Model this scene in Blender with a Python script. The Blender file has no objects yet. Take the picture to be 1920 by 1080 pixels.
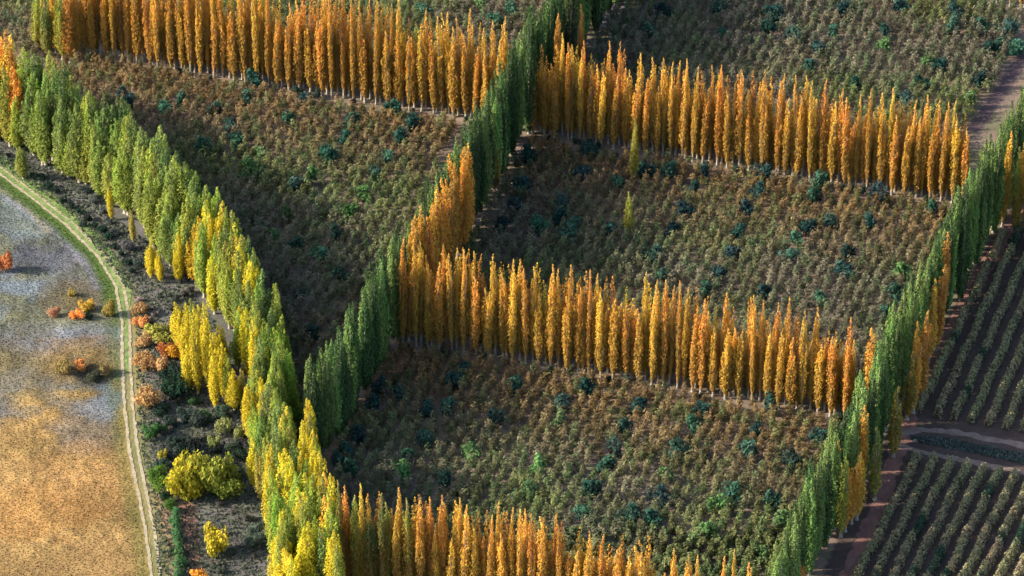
import bpy, math, random
import numpy as np
from mathutils import Vector

random.seed(7)
rng = np.random.default_rng(7)
R = math.radians
scene = bpy.context.scene
COL = scene.collection

# ------------------------------------------------------------------ camera
PITCH, DIST, FPX = 33.0, 880.0, 7500.0          # degrees down, metres, focal length in photo pixels
_s, _c = math.sin(R(PITCH)), math.cos(R(PITCH))
cam = bpy.data.objects.new('camera', bpy.data.cameras.new('camera'))
COL.objects.link(cam)
cam.location = (0, -DIST * _c, DIST * _s)
cam.rotation_euler = (R(90 - PITCH), 0, 0)
cam.data.sensor_width = 36
cam.data.lens = FPX * 36 / 1920
cam.data.clip_start = 1
cam.data.clip_end = 20000
scene.camera = cam

# ------------------------------------------------------------------ light
SUN_FROM = (-1.0, -0.05)                          # horizontal direction the sun stands in
SUN_ELEV = 27.0
world = bpy.data.worlds.new('World')
scene.world = world
world.use_nodes = True
wn = world.node_tree
wn.nodes.clear()
sky = wn.nodes.new('ShaderNodeTexSky')
sky.sky_type = 'NISHITA'
sky.sun_disc = False
sky.sun_elevation = R(SUN_ELEV)
sky.sun_rotation = math.atan2(SUN_FROM[0], SUN_FROM[1])
sky.dust_density = 2.0
bg = wn.nodes.new('ShaderNodeBackground')
bg.inputs['Strength'].default_value = 0.145
wo = wn.nodes.new('ShaderNodeOutputWorld')
wn.links.new(sky.outputs[0], bg.inputs[0])
wn.links.new(bg.outputs[0], wo.inputs[0])
sl = bpy.data.lights.new('sun', 'SUN')
sl.energy = 4.1
sl.angle = R(0.6)
sl.color = (1.0, 0.90, 0.74)
so = bpy.data.objects.new('sun', sl)
COL.objects.link(so)
_sd = Vector((SUN_FROM[0], SUN_FROM[1], 0)).normalized() * math.cos(R(SUN_ELEV)) + Vector((0, 0, math.sin(R(SUN_ELEV))))
so.rotation_euler = _sd.to_track_quat('Z', 'Y').to_euler()
so.location = (-300, -60, 200)
scene.view_settings.view_transform = 'Standard'
scene.view_settings.look = 'None'
scene.view_settings.exposure = 1.28
scene.view_settings.gamma = 1.0
scene.render.engine = 'CYCLES'
scene.cycles.max_bounces = 5
scene.cycles.diffuse_bounces = 3
scene.cycles.transmission_bounces = 3
scene.cycles.transparent_max_bounces = 4

# ------------------------------------------------------------------ helpers
def G(px, py):
    """ground point (metres) seen at a photo pixel"""
    a = (px - 960) / FPX; b = (540 - py) / FPX
    dx, dy, dz = a, _c + b * _s, -_s + b * _c
    t = DIST * _s / -dz
    return (dx * t, -DIST * _c + dy * t)

def to_px(x, y):
    vy, vz = y + DIST * _c, -DIST * _s
    d = vy * _c - vz * _s
    u = vy * _s + vz * _c
    return 960 + FPX * x / d, 540 - FPX * u / d

def GL(pts): return [G(*p) for p in pts]

def lin(r, g, b):
    f = lambda c: c / 12.92 if c <= 0.04045 else ((c + 0.055) / 1.055) ** 2.4
    return (f(r / 255), f(g / 255), f(b / 255))

def tag(o, label=None, cat=None, group=None, kind=None):
    if label: o['label'] = label
    if cat: o['category'] = cat
    if group: o['group'] = group
    if kind: o['kind'] = kind
    return o

def link(name, me, parent=None):
    o = bpy.data.objects.new(name, me)
    COL.objects.link(o)
    if parent is not None: o.parent = parent
    return o

def fast_mesh(name, V, F, mats, attrs=None, mat_idx=None, smooth=False):
    """V (n,3), F (m,k) all faces with k corners; attrs: dict name -> (domain, array)"""
    me = bpy.data.meshes.new(name)
    V = np.asarray(V, dtype=np.float32); F = np.asarray(F, dtype=np.int32)
    m, k = F.shape
    me.vertices.add(len(V)); me.vertices.foreach_set('co', V.ravel())
    me.loops.add(m * k); me.loops.foreach_set('vertex_index', F.ravel())
    me.polygons.add(m)
    me.polygons.foreach_set('loop_start', np.arange(0, m * k, k, dtype=np.int32))
    try: me.polygons.foreach_set('loop_total', np.full(m, k, dtype=np.int32))
    except Exception: pass
    if mat_idx is not None: me.polygons.foreach_set('material_index', np.asarray(mat_idx, dtype=np.int32))
    me.polygons.foreach_set('use_smooth', np.full(m, smooth, dtype=bool))
    for mt in mats: me.materials.append(mt)
    for nm, (dom, arr) in (attrs or {}).items():
        arr = np.asarray(arr, dtype=np.float32)
        if arr.ndim == 2:
            a = me.attributes.new(nm, 'FLOAT_COLOR', dom)
            if arr.shape[1] == 3: arr = np.hstack([arr, np.ones((len(arr), 1), np.float32)])
            a.data.foreach_set('color', arr.ravel())
        else:
            a = me.attributes.new(nm, 'FLOAT', dom)
            a.data.foreach_set('value', arr)
    me.update()
    me.validate()
    return me

def unit(v): return v / np.maximum(np.linalg.norm(v, axis=-1, keepdims=True), 1e-9)

def leaves(P, N, L, W, up=0.0, jitter=0.8, r=rng):
    """quads (leaf clumps) at P, facing roughly N, length L, width W; up biases the long axis upward"""
    n = len(P)
    N = unit(N + r.normal(0, jitter, (n, 3)))
    A = r.normal(0, 1, (n, 3)); A[:, 2] += up * 3
    A = unit(A - (A * N).sum(1, keepdims=True) * N)
    B = np.cross(N, A)
    L = np.asarray(L).reshape(-1, 1) * np.ones((n, 1)); W = np.asarray(W).reshape(-1, 1) * np.ones((n, 1))
    a, b = A * L / 2, B * W / 2
    k = r.uniform(-.25, .25, (n, 1))
    V = np.stack([P - a + b * k, P + b + a * k, P + a - b * k, P - b - a * k * .5], 1).reshape(-1, 3)
    F = np.arange(4 * n).reshape(n, 4)
    return V, F

def tris(V, F):
    return V, np.ascontiguousarray(F[:, :3])

def tube(pts, radii, seg=6):
    pts = [Vector(p) for p in pts]
    V, F = [], []
    for i, (p, r_) in enumerate(zip(pts, radii)):
        d = (pts[min(i + 1, len(pts) - 1)] - pts[max(i - 1, 0)]).normalized()
        u = d.orthogonal().normalized(); w = d.cross(u)
        for k in range(seg):
            a = 2 * math.pi * k / seg
            V.append(p + u * math.cos(a) * r_ + w * math.sin(a) * r_)
    for i in range(len(pts) - 1):
        for k in range(seg):
            F.append((i * seg + k, i * seg + (k + 1) % seg, (i + 1) * seg + (k + 1) % seg, (i + 1) * seg + k))
    return np.array(V), np.array(F)

def merge(parts):
    V, F, o = [], [], 0
    for v, f in parts:
        V.append(v); F.append(np.asarray(f) + o); o += len(v)
    return np.vstack(V), np.vstack(F)

def polydist(X, Y, pts):
    best = np.full(X.shape, 1e9)
    for (x0, y0), (x1, y1) in zip(pts[:-1], pts[1:]):
        dx, dy = x1 - x0, y1 - y0
        t = np.clip(((X - x0) * dx + (Y - y0) * dy) / (dx * dx + dy * dy), 0, 1)
        best = np.minimum(best, np.hypot(X - x0 - t * dx, Y - y0 - t * dy))
    return best

def inpoly(X, Y, poly):
    c = np.zeros(X.shape, bool); n = len(poly)
    for i in range(n):
        x0, y0 = poly[i]; x1, y1 = poly[(i + 1) % n]
        if y0 == y1: continue
        c ^= ((y0 > Y) != (y1 > Y)) & (X < (x1 - x0) * (Y - y0) / (y1 - y0) + x0)
    return c

def vnoise(X, Y, scale, seed=0, oct_=3):
    """value noise, 0..1"""
    out = np.zeros(X.shape); amp, tot = 1.0, 0
    for o in range(oct_):
        g = np.random.default_rng(seed * 31 + o).random((64, 64))
        u, v = X / scale * 2 ** o + 1000, Y / scale * 2 ** o + 1000
        i, j = np.floor(u).astype(int), np.floor(v).astype(int)
        fu, fv = u - i, v - j
        fu = fu * fu * (3 - 2 * fu); fv = fv * fv * (3 - 2 * fv)
        i0, i1, j0, j1 = i % 64, (i + 1) % 64, j % 64, (j + 1) % 64
        out += amp * ((g[i0, j0] * (1 - fu) + g[i1, j0] * fu) * (1 - fv) + (g[i0, j1] * (1 - fu) + g[i1, j1] * fu) * fv)
        tot += amp; amp *= .55
    return out / tot

def smooth(a, b, x):
    t = np.clip((x - a) / (b - a), 0, 1); return t * t * (3 - 2 * t)

def resample(pts, step):
    out = []; d = 0.0
    for (x0, y0), (x1, y1) in zip(pts[:-1], pts[1:]):
        L = math.hypot(x1 - x0, y1 - y0)
        while d < L:
            out.append((x0 + (x1 - x0) * d / L, y0 + (y1 - y0) * d / L)); d += step
        d -= L
    return out

# ------------------------------------------------------------------ materials
def new_mat(name):
    m = bpy.data.materials.new(name); m.use_nodes = True
    m.node_tree.nodes.clear()
    return m, m.node_tree.nodes, m.node_tree.links

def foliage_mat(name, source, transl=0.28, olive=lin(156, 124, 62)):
    """leaf material; colour from the object (Object Info) or from the mesh attribute 'col'"""
    m, N, L = new_mat(name)
    out = N.new('ShaderNodeOutputMaterial')
    oi = N.new('ShaderNodeObjectInfo')
    geo = N.new('ShaderNodeNewGeometry')
    if source == 'object':
        base = oi.outputs['Color']; 
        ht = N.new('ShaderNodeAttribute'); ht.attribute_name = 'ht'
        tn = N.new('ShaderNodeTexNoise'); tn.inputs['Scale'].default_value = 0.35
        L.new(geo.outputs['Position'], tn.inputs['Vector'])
        # lower leaves blend to darker olive: leaf hue plus painted self-shade, by object alpha
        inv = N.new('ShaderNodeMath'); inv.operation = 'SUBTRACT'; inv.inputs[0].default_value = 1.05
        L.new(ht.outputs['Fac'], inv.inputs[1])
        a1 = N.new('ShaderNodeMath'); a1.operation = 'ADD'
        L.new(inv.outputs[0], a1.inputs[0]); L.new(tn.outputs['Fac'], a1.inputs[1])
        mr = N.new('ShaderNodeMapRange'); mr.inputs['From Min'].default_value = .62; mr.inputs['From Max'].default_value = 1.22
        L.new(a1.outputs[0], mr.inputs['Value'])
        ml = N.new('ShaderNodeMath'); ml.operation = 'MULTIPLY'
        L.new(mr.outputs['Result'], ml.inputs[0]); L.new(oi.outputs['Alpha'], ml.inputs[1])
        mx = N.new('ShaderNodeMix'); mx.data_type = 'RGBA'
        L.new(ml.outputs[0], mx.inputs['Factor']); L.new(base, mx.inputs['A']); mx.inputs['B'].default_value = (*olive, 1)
        # the very tip blends to a paler yellow
        tp = N.new('ShaderNodeMapRange'); tp.inputs['From Min'].default_value = .88; tp.inputs['From Max'].default_value = .99; tp.inputs['To Max'].default_value = .45
        L.new(ht.outputs['Fac'], tp.inputs['Value'])
        m3 = N.new('ShaderNodeMath'); m3.operation = 'MULTIPLY'; L.new(tp.outputs['Result'], m3.inputs[0]); L.new(oi.outputs['Alpha'], m3.inputs[1])
        mx2 = N.new('ShaderNodeMix'); mx2.data_type = 'RGBA'
        L.new(m3.outputs[0], mx2.inputs['Factor']); L.new(mx.outputs['Result'], mx2.inputs['A']); mx2.inputs['B'].default_value = (.78, .58, .20, 1)
        base = mx2.outputs['Result']
    else:
        at = N.new('ShaderNodeAttribute'); at.attribute_name = 'col'
        base = at.outputs['Color']
    ti = N.new('ShaderNodeAttribute'); ti.attribute_name = 'tint'
    hs = N.new('ShaderNodeHueSaturation')
    v = N.new('ShaderNodeMapRange'); v.inputs['To Min'].default_value = 0.66; v.inputs['To Max'].default_value = 1.34
    L.new(ti.outputs['Fac'], v.inputs['Value']); L.new(v.outputs['Result'], hs.inputs['Value'])
    wn_ = N.new('ShaderNodeTexWhiteNoise'); wn_.noise_dimensions = '1D'; L.new(ti.outputs['Fac'], wn_.inputs['W'])
    h = N.new('ShaderNodeMapRange'); h.inputs['To Min'].default_value = 0.475; h.inputs['To Max'].default_value = 0.525
    L.new(wn_.outputs['Value'], h.inputs['Value']); L.new(h.outputs['Result'], hs.inputs['Hue'])
    L.new(base, hs.inputs['Color'])
    d = N.new('ShaderNodeBsdfDiffuse'); t = N.new('ShaderNodeBsdfTranslucent'); mix = N.new('ShaderNodeMixShader')
    L.new(hs.outputs[0], d.inputs['Color']); L.new(hs.outputs[0], t.inputs['Color'])
    mix.inputs['Fac'].default_value = transl
    L.new(d.outputs[0], mix.inputs[1]); L.new(t.outputs[0], mix.inputs[2]); L.new(mix.outputs[0], out.inputs[0])
    return m

def simple_mat(name, c1, c2, scale=1.0, rough=0.9, bump=0.0, bscale=8.0, stretch=(1, 1, 1)):
    m, N, L = new_mat(name)
    out = N.new('ShaderNodeOutputMaterial'); p = N.new('ShaderNodeBsdfPrincipled')
    tc = N.new('ShaderNodeNewGeometry'); mp = N.new('ShaderNodeMapping'); mp.inputs['Scale'].default_value = stretch
    L.new(tc.outputs['Position'], mp.inputs['Vector'])
    n = N.new('ShaderNodeTexNoise'); n.inputs['Scale'].default_value = scale; n.inputs['Detail'].default_value = 6; n.inputs['Roughness'].default_value = .65
    L.new(mp.outputs[0], n.inputs['Vector'])
    r = N.new('ShaderNodeValToRGB'); r.color_ramp.elements[0].position = .32; r.color_ramp.elements[1].position = .68
    r.color_ramp.elements[0].color = (*c1, 1); r.color_ramp.elements[1].color = (*c2, 1)
    L.new(n.outputs['Fac'], r.inputs[0]); L.new(r.outputs[0], p.inputs['Base Color'])
    p.inputs['Roughness'].default_value = rough
    p.inputs['Specular IOR Level'].default_value = 0.15
    if bump:
        n2 = N.new('ShaderNodeTexNoise'); n2.inputs['Scale'].default_value = bscale; n2.inputs['Detail'].default_value = 5
        L.new(tc.outputs['Position'], n2.inputs['Vector'])
        b = N.new('ShaderNodeBump'); b.inputs['Strength'].default_value = 1; b.inputs['Distance'].default_value = bump
        L.new(n2.outputs['Fac'], b.inputs['Height']); L.new(b.outputs[0], p.inputs['Normal'])
    L.new(p.outputs[0], out.inputs[0])
    return m

def ground_mat(name, bump=.12, fine=1.6):
    """earth or grass: broad colour from the mesh attribute, mottling and relief from noise"""
    m, N, L = new_mat(name)
    out = N.new('ShaderNodeOutputMaterial'); p = N.new('ShaderNodeBsdfPrincipled')
    at = N.new('ShaderNodeAttribute'); at.attribute_name = 'col'
    g = N.new('ShaderNodeNewGeometry')
    n = N.new('ShaderNodeTexNoise'); n.inputs['Scale'].default_value = fine; n.inputs['Detail'].default_value = 8; n.inputs['Roughness'].default_value = .72
    L.new(g.outputs['Position'], n.inputs['Vector'])
    mr = N.new('ShaderNodeMapRange'); mr.inputs['From Min'].default_value = .3; mr.inputs['From Max'].default_value = .7
    mr.inputs['To Min'].default_value = .68; mr.inputs['To Max'].default_value = 1.32
    L.new(n.outputs['Fac'], mr.inputs['Value'])
    hs = N.new('ShaderNodeHueSaturation'); L.new(at.outputs['Color'], hs.inputs['Color']); L.new(mr.outputs['Result'], hs.inputs['Value'])
    L.new(hs.outputs[0], p.inputs['Base Color'])
    p.inputs['Roughness'].default_value = .95; p.inputs['Specular IOR Level'].default_value = .1
    n2 = N.new('ShaderNodeTexNoise'); n2.inputs['Scale'].default_value = 1.1; n2.inputs['Detail'].default_value = 6
    L.new(g.outputs['Position'], n2.inputs['Vector'])
    b = N.new('ShaderNodeBump'); b.inputs['Distance'].default_value = bump
    L.new(n2.outputs['Fac'], b.inputs['Height']); L.new(b.outputs[0], p.inputs['Normal'])
    L.new(p.outputs[0], out.inputs[0])
    return m

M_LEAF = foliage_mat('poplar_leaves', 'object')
M_LEAFG = foliage_mat('green_poplar_leaves', 'object', .08)
M_BACK = foliage_mat('back_poplar_leaves', 'attr', .28)
M_FIELD = foliage_mat('orchard_leaves', 'attr', .35)
M_BUSH = foliage_mat('bush_leaves', 'object', .33)
M_GRASS = foliage_mat('grass_blades', 'attr', .3)
M_BARK = simple_mat('poplar_bark', lin(118, 110, 98), lin(188, 178, 164), 2.5, bump=.03, bscale=5)
M_WOOD = simple_mat('orchard_wood', lin(70, 56, 46), lin(105, 88, 74), 3)
M_GROUND = ground_mat('earth')
M_MEADOW = ground_mat('dry_meadow', .25, .55)
M_ROAD = simple_mat('red_dirt', lin(104, 76, 68), lin(140, 104, 92), .5, bump=.08, bscale=2, stretch=(1, .45, 1))
M_RUT = simple_mat('pale_dust', lin(128, 118, 96), lin(176, 162, 136), .8, bump=.05, bscale=3)
M_STONE = simple_mat('pale_gravel', lin(120, 112, 110), lin(165, 158, 160), 1.2, bump=.1, bscale=4)

# ------------------------------------------------------------------ layout lines (photo pixels -> metres)
row_A = GL([(158, 104), (500, 160), (885, 224), (950, 236)])
row_B = GL([(1000, 250), (1190, 283), (1500, 334), (1808, 384)])
row_C = GL([(756, 641), (1000, 684), (1300, 733), (1592, 786)])
row_D = GL([(640, 1102), (900, 1140), (1215, 1200)])
row_D2 = GL([(1245, 1212), (1400, 1236)])
row_E = GL([(1700, -22), (1960, 22)])
row_F = GL([(1868, 428), (2000, 456)])
green_1 = GL([(602, 858), (738, 640), (872, 434), (978, 248), (1120, 42), (1200, -75)])
green_2 = GL([(1440, 1240), (1508, 1068), (1560, 985), (1640, 835), (1722, 675), (1790, 540), (1852, 440), (1935, 320), (2010, 210)])
track = GL([(-90, 262), (-40, 292), (0, 320), (60, 365), (130, 420), (190, 480), (224, 535), (236, 600), (237, 680), (241, 760), (251, 850), (268, 930), (282, 1000), (293, 1080), (305, 1160)])
farm_road = GL([(1540, 1180), (1592, 1080), (1642, 960), (1678, 860), (1706, 780), (1762, 665), (1815, 560), (1870, 462), (1920, 380)])
cross_road_1 = GL([(1690, 812), (1730, 806), (1800, 812), (1920, 836), (2050, 862)])
cross_road_2 = GL([(1680, 832), (1720, 846), (1800, 862), (1920, 886), (2050, 915)])
rip = GL([(-60, 215), (20, 248), (100, 285), (180, 338), (250, 380), (315, 430), (370, 500), (425, 555), (465, 615), (497, 690), (514, 770), (522, 870), (545, 960), (570, 1060), (590, 1150)])

# ------------------------------------------------------------------ ground
ax = np.concatenate([-np.geomspace(9000, 170, 30), np.arange(-168, 168, .8), np.geomspace(170, 9000, 30)])
ay = np.concatenate([-np.geomspace(2500, 190, 20), np.arange(-188, 190, .8), np.geomspace(192, 12000, 30)])
X, Y = np.meshgrid(ax, ay)
ny, nx = X.shape
c_brown, c_grey, c_green = np.array(lin(122, 100, 78)), np.array(lin(116, 106, 100)), np.array(lin(82, 92, 58))
n1, n2, n3 = vnoise(X, Y, 30, 1)[..., None], vnoise(X, Y, 7, 2)[..., None], vnoise(X, Y, 2.2, 3)[..., None]
colr = c_brown * (1 - n1) + c_grey * n1
gm = smooth(.5, .7, n2); colr = colr * (1 - gm * .5) + c_green * gm * .5
colr = colr * (.75 + .5 * n3)
# the rough ground between the track and the poplar belt: grey, brushy
rough = inpoly(X, Y, GL([(-80, 160), (100, 240), (250, 340), (330, 400), (450, 560), (510, 680), (545, 900), (620, 1180), (290, 1180), (240, 740), (240, 540), (0, 290), (-80, 240)]))
rr = rough[..., None]
cg = np.array(lin(96, 92, 90)) * (.6 + .75 * n2) * (1 - .4 * smooth(.45, .65, n3)) + np.array(lin(84, 92, 70)) * .5 * smooth(.45, .65, n3)
colr = np.where(rr, cg, colr)
rt = inpoly(X, Y, GL([(1470, 1250), (1600, 940), (1745, 650), (1920, 345), (2300, 300), (2300, 1250)]))[..., None]
colr = np.where(rt, np.array(lin(78, 66, 60)) * (.7 + .6 * n3), colr)
# reddish soil strips beside the hedge at the bottom
red = np.array(lin(140, 100, 80))
for ln in ([(296, 930), (318, 1010), (322, 1160)], [(352, 950), (362, 1020), (375, 1160)]):
    k = (1 - smooth(.9, 2.2, polydist(X, Y, GL(ln)) + 2.4 * n3[..., 0] - 1.2))[..., None] * .8
    colr = colr * (1 - k) + red * k * (.6 + .8 * n2)
tdg = polydist(X, Y, track)
k = (1 - smooth(2.2, 4.2, tdg + 2.6 * n3[..., 0] - 1.3))[..., None]
colr = colr * (1 - k) + (np.array(lin(136, 122, 84)) * n2 + np.array(lin(98, 106, 66)) * (1 - n2)) * k
# bare strips along the windbreaks
pale = np.array(lin(150, 116, 92))  # light bare-soil tone that also stands in for sunlight on this strip
k = (1 - smooth(1.5, 2.6, polydist(X, Y, GL([(628, 850), (762, 652)])) + n3[..., 0] - .5))[..., None]
colr = colr * (1 - k) + pale * k
k = (1 - smooth(1.6, 3.0, polydist(X, Y, GL([(1128, 48), (1190, -40)])) + n3[..., 0] - .5))[..., None]
colr = colr * (1 - k) + np.array(lin(125, 115, 120)) * k
k = (1 - smooth(1.2, 2.4, polydist(X, Y, GL([(1830, 240), (1925, 95), (1960, 40)])) + n3[..., 0] - .5))[..., None]
colr = colr * (1 - k) + np.array(lin(84, 70, 72)) * k
for ln in (row_A, row_B, row_C):
    k = (1 - smooth(1.2, 2.4, polydist(X, Y, ln) + n3[..., 0] - .5))[..., None]
    colr = colr * (1 - k) + np.array(lin(118, 104, 90)) * k * (.5 + 1. * n3)
k = (1 - smooth(.8, 1.6, polydist(X, Y, GL([(-10, 70), (40, 38), (120, -12)])) + n3[..., 0] - .5))[..., None]
colr = colr * (1 - k) + np.array(lin(150, 120, 92)) * k
Z = np.zeros(X.shape)
V = np.stack([X, Y, Z], -1).reshape(-1, 3)
idx = np.arange(ny * nx).reshape(ny, nx)
F = np.stack([idx[:-1, :-1], idx[:-1, 1:], idx[1:, 1:], idx[1:, :-1]], -1).reshape(-1, 4)
g = link('ground', fast_mesh('ground', V, F, [M_GROUND], {'col': ('POINT', np.clip(colr, 0, 1).reshape(-1, 3))}))
tag(g, 'grey brown earth under the orchards and between the windbreaks', kind='structure')

# meadow west of the track
mx_, my_ = np.arange(-172, -55, .5), np.arange(-150, 95, .5)
X, Y = np.meshgrid(mx_, my_)
PX, PY = to_px(X, Y)
mead_poly = GL([(-400, -20), (-90, 262), (0, 320), (60, 365), (130, 420), (190, 480), (224, 535), (236, 600), (237, 680), (241, 760), (251, 850), (268, 930), (282, 1000), (293, 1080), (310, 1200), (-500, 1200)])
a1, a2, a3 = vnoise(X, Y, 22, 11), vnoise(X, Y, 6, 12), vnoise(X, Y * .55, 1.7, 13)
tan, tan2 = np.array(lin(202, 166, 104)), np.array(lin(172, 138, 92))
blue, olive, grn = np.array(lin(134, 144, 150)), np.array(lin(132, 130, 92)), np.array(lin(98, 122, 62))
e = lambda v: v[..., None]
c = tan * e(a2) + tan2 * e(1 - a2)
# wet / ashy flats in the upper part, fading into dry grass below
yb = PY + (a1 - .5) * 260 + (a2 - .5) * 130 + (PX - 90) * .12
kb = e(1 - smooth(700, 820, yb))
mixo = e(smooth(.38, .62, a2 * .6 + a1 * .4))
c = c * (1 - kb) + (blue * (1 - mixo) + (olive * .75 + blue * .25) * mixo) * kb
def blob(cx, cy, rx, ry, colour, amt=1.0, soft=.45):
    global c
    d = np.hypot((PX - cx) / rx, (PY - cy) / ry) + (a2 - .5) * 1.1 + (a3 - .5) * .5
    k = e(1 - smooth(1 - soft, 1 + soft, d)) * amt
    c = c * (1 - k) + np.array(colour) * k
blob(190, 770, 30, 28, lin(150, 160, 170), .9)
blob(60, 400, 75, 40, lin(140, 150, 142), .7)
blob(95, 490, 90, 32, lin(112, 110, 118), .7)
blob(110, 640, 100, 32, lin(140, 146, 160), .8)
blob(150, 670, 75, 40, lin(150, 122, 74), .8)
blob(170, 705, 34, 16, lin(70, 74, 66), .8)
blob(160, 810, 60, 50, lin(140, 136, 130), .6)
blob(60, 600, 60, 30, lin(130, 126, 92), .6)
blob(20, 700, 70, 60, lin(150, 130, 90), .6)
blob(150, 560, 60, 36, lin(134, 116, 76), .7)
blob(15, 300, 60, 25, lin(104, 132, 74), .7)
blob(150, 900, 120, 60, lin(212, 166, 106), .6)
blob(60, 960, 120, 50, lin(200, 150, 88), .6)
# pale stony bank beside the track
bank = GL([(20, 372), (80, 415), (130, 455), (165, 500), (185, 540)])
k = e(1 - smooth(.6, 2.2, polydist(X, Y, bank) + (a3 - .5) * 3)) * .75
c = c * (1 - k) + np.array(lin(170, 166, 178)) * k
a4 = vnoise(X, Y, 12, 77); c = c * e(.78 + .44 * smooth(.25, .75, a4))
old = GL([(-30, 345), (20, 365), (60, 398), (90, 436)])
k = e(1 - smooth(.3, .9, polydist(X, Y, old))) * .7
c = c * (1 - k) + np.array(lin(186, 172, 140)) * k
td = polydist(X, Y, track)
k = e(1 - smooth(2.6, 5.4, td + (a2 - .5) * 2)) * e(1 - smooth(560, 620, PY) * .55)
c = c * (1 - k) + grn * k
c = c * e(.86 + .28 * a3) * .56
ins = inpoly(X, Y, mead_poly)
idx = np.arange(X.size).reshape(X.shape)
fm = ins[:-1, :-1] & ins[1:, 1:] & ins[:-1, 1:] & ins[1:, :-1]
F = np.stack([idx[:-1, :-1], idx[:-1, 1:], idx[1:, 1:], idx[1:, :-1]], -1)[fm]
Zm = .03 + .5 * (smooth(.3, .9, a2)) * smooth(3, 8, td) + .12 * a3 * smooth(2, 5, td)
me = fast_mesh('meadow', np.stack([X, Y, Zm], -1).reshape(-1, 3), F, [M_MEADOW], {'col': ('POINT', np.clip(c, 0, 1).reshape(-1, 3))}, smooth=True)
tag(link('meadow', me), 'dry tan and blue grey meadow left of the track', kind='structure')
MEAD = (X, Y, c, ins, PX, PY, td, Zm)

def strip(name, line, w, z, mat, wob=.25, step=1.2, off=0.0):
    p = resample(line, step); V = []; r = random.Random(len(name) + int(w * 10) + int(off * 7))
    for i in range(len(p)):
        a, b = p[max(i - 1, 0)], p[min(i + 1, len(p) - 1)]
        dx, dy = b[0] - a[0], b[1] - a[1]; l = math.hypot(dx, dy) or 1
        n_ = (-dy / l, dx / l)
        w1, w2 = w / 2 + r.uniform(-wob, wob) * w / 2, w / 2 + r.uniform(-wob, wob) * w / 2
        V += [(p[i][0] + n_[0] * (off + w1), p[i][1] + n_[1] * (off + w1), z), (p[i][0] + n_[0] * (off - w2), p[i][1] + n_[1] * (off - w2), z)]
    F = [(2 * i, 2 * i + 1, 2 * i + 3, 2 * i + 2) for i in range(len(p) - 1)]
    return np.array(V), np.array(F)

def struct(name, vf, mat, label=None, attrs=None):
    o = link(name, fast_mesh(name, *vf, [mat], attrs)); return tag(o, label, kind='structure')

# grassy verge (right of the track, upper part)
vpoly = GL([(-90, 240), (0, 286), (60, 330), (120, 378), (180, 432), (225, 488), (250, 535), (246, 600), (247, 700), (232, 700), (230, 600), (218, 540), (185, 485), (125, 425), (55, 370), (0, 326), (-90, 268)])
X, Y = np.meshgrid(np.arange(-160, -70, .5), np.arange(-60, 90, .5))
ins = inpoly(X, Y, vpoly); b2 = vnoise(X, Y, 3, 21); b3 = vnoise(X, Y, 1.1, 22)
c = (np.array(lin(92, 118, 62)) * e(b2) + np.array(lin(122, 132, 82)) * e(1 - b2)) * e(.7 + .6 * b3)
idx = np.arange(X.size).reshape(X.shape)
F = np.stack([idx[:-1, :-1], idx[:-1, 1:], idx[1:, 1:], idx[1:, :-1]], -1)[ins[:-1, :-1] & ins[1:, 1:] & ins[:-1, 1:] & ins[1:, :-1]]
me = fast_mesh('grass_verge', np.stack([X, Y, X * 0 + .05], -1).reshape(-1, 3), F, [M_MEADOW], {'col': ('POINT', c.reshape(-1, 3))})
tag(link('grass_verge', me), 'green grass verge along the dirt track', kind='structure')

struct('dirt_track', merge([strip('rut', track, .62, .09, None, .5, .7, .85), strip('rut', track, .62, .09, None, .5, .7, -.85)]), M_RUT, 'pale two rut dirt track curving down the left side')
struct('farm_road', strip('farm_road', farm_road, 3.4, .02, None, .3), M_ROAD, 'reddish dirt road beside the right green windbreak')
struct('cross_road', merge([strip('cr', cross_road_1, 1.9, .03, None, .4), strip('cr2', cross_road_2, 1.6, .034, None, .4)]), simple_mat('grey_dirt', lin(104, 88, 80), lin(140, 120, 110), .6, bump=.08, bscale=2), 'twin dirt lanes either side of the ditch between the right orchards')
struct('ditch_bed', strip('ditch', GL([(1706, 824), (1740, 825), (1800, 836), (1920, 862), (2050, 888)]), 2.6, .012, None, .15), simple_mat('damp_soil', lin(38, 40, 44), lin(72, 70, 72), 1, bump=.15, bscale=2), 'dark weedy ditch between the two dirt lanes')

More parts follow.
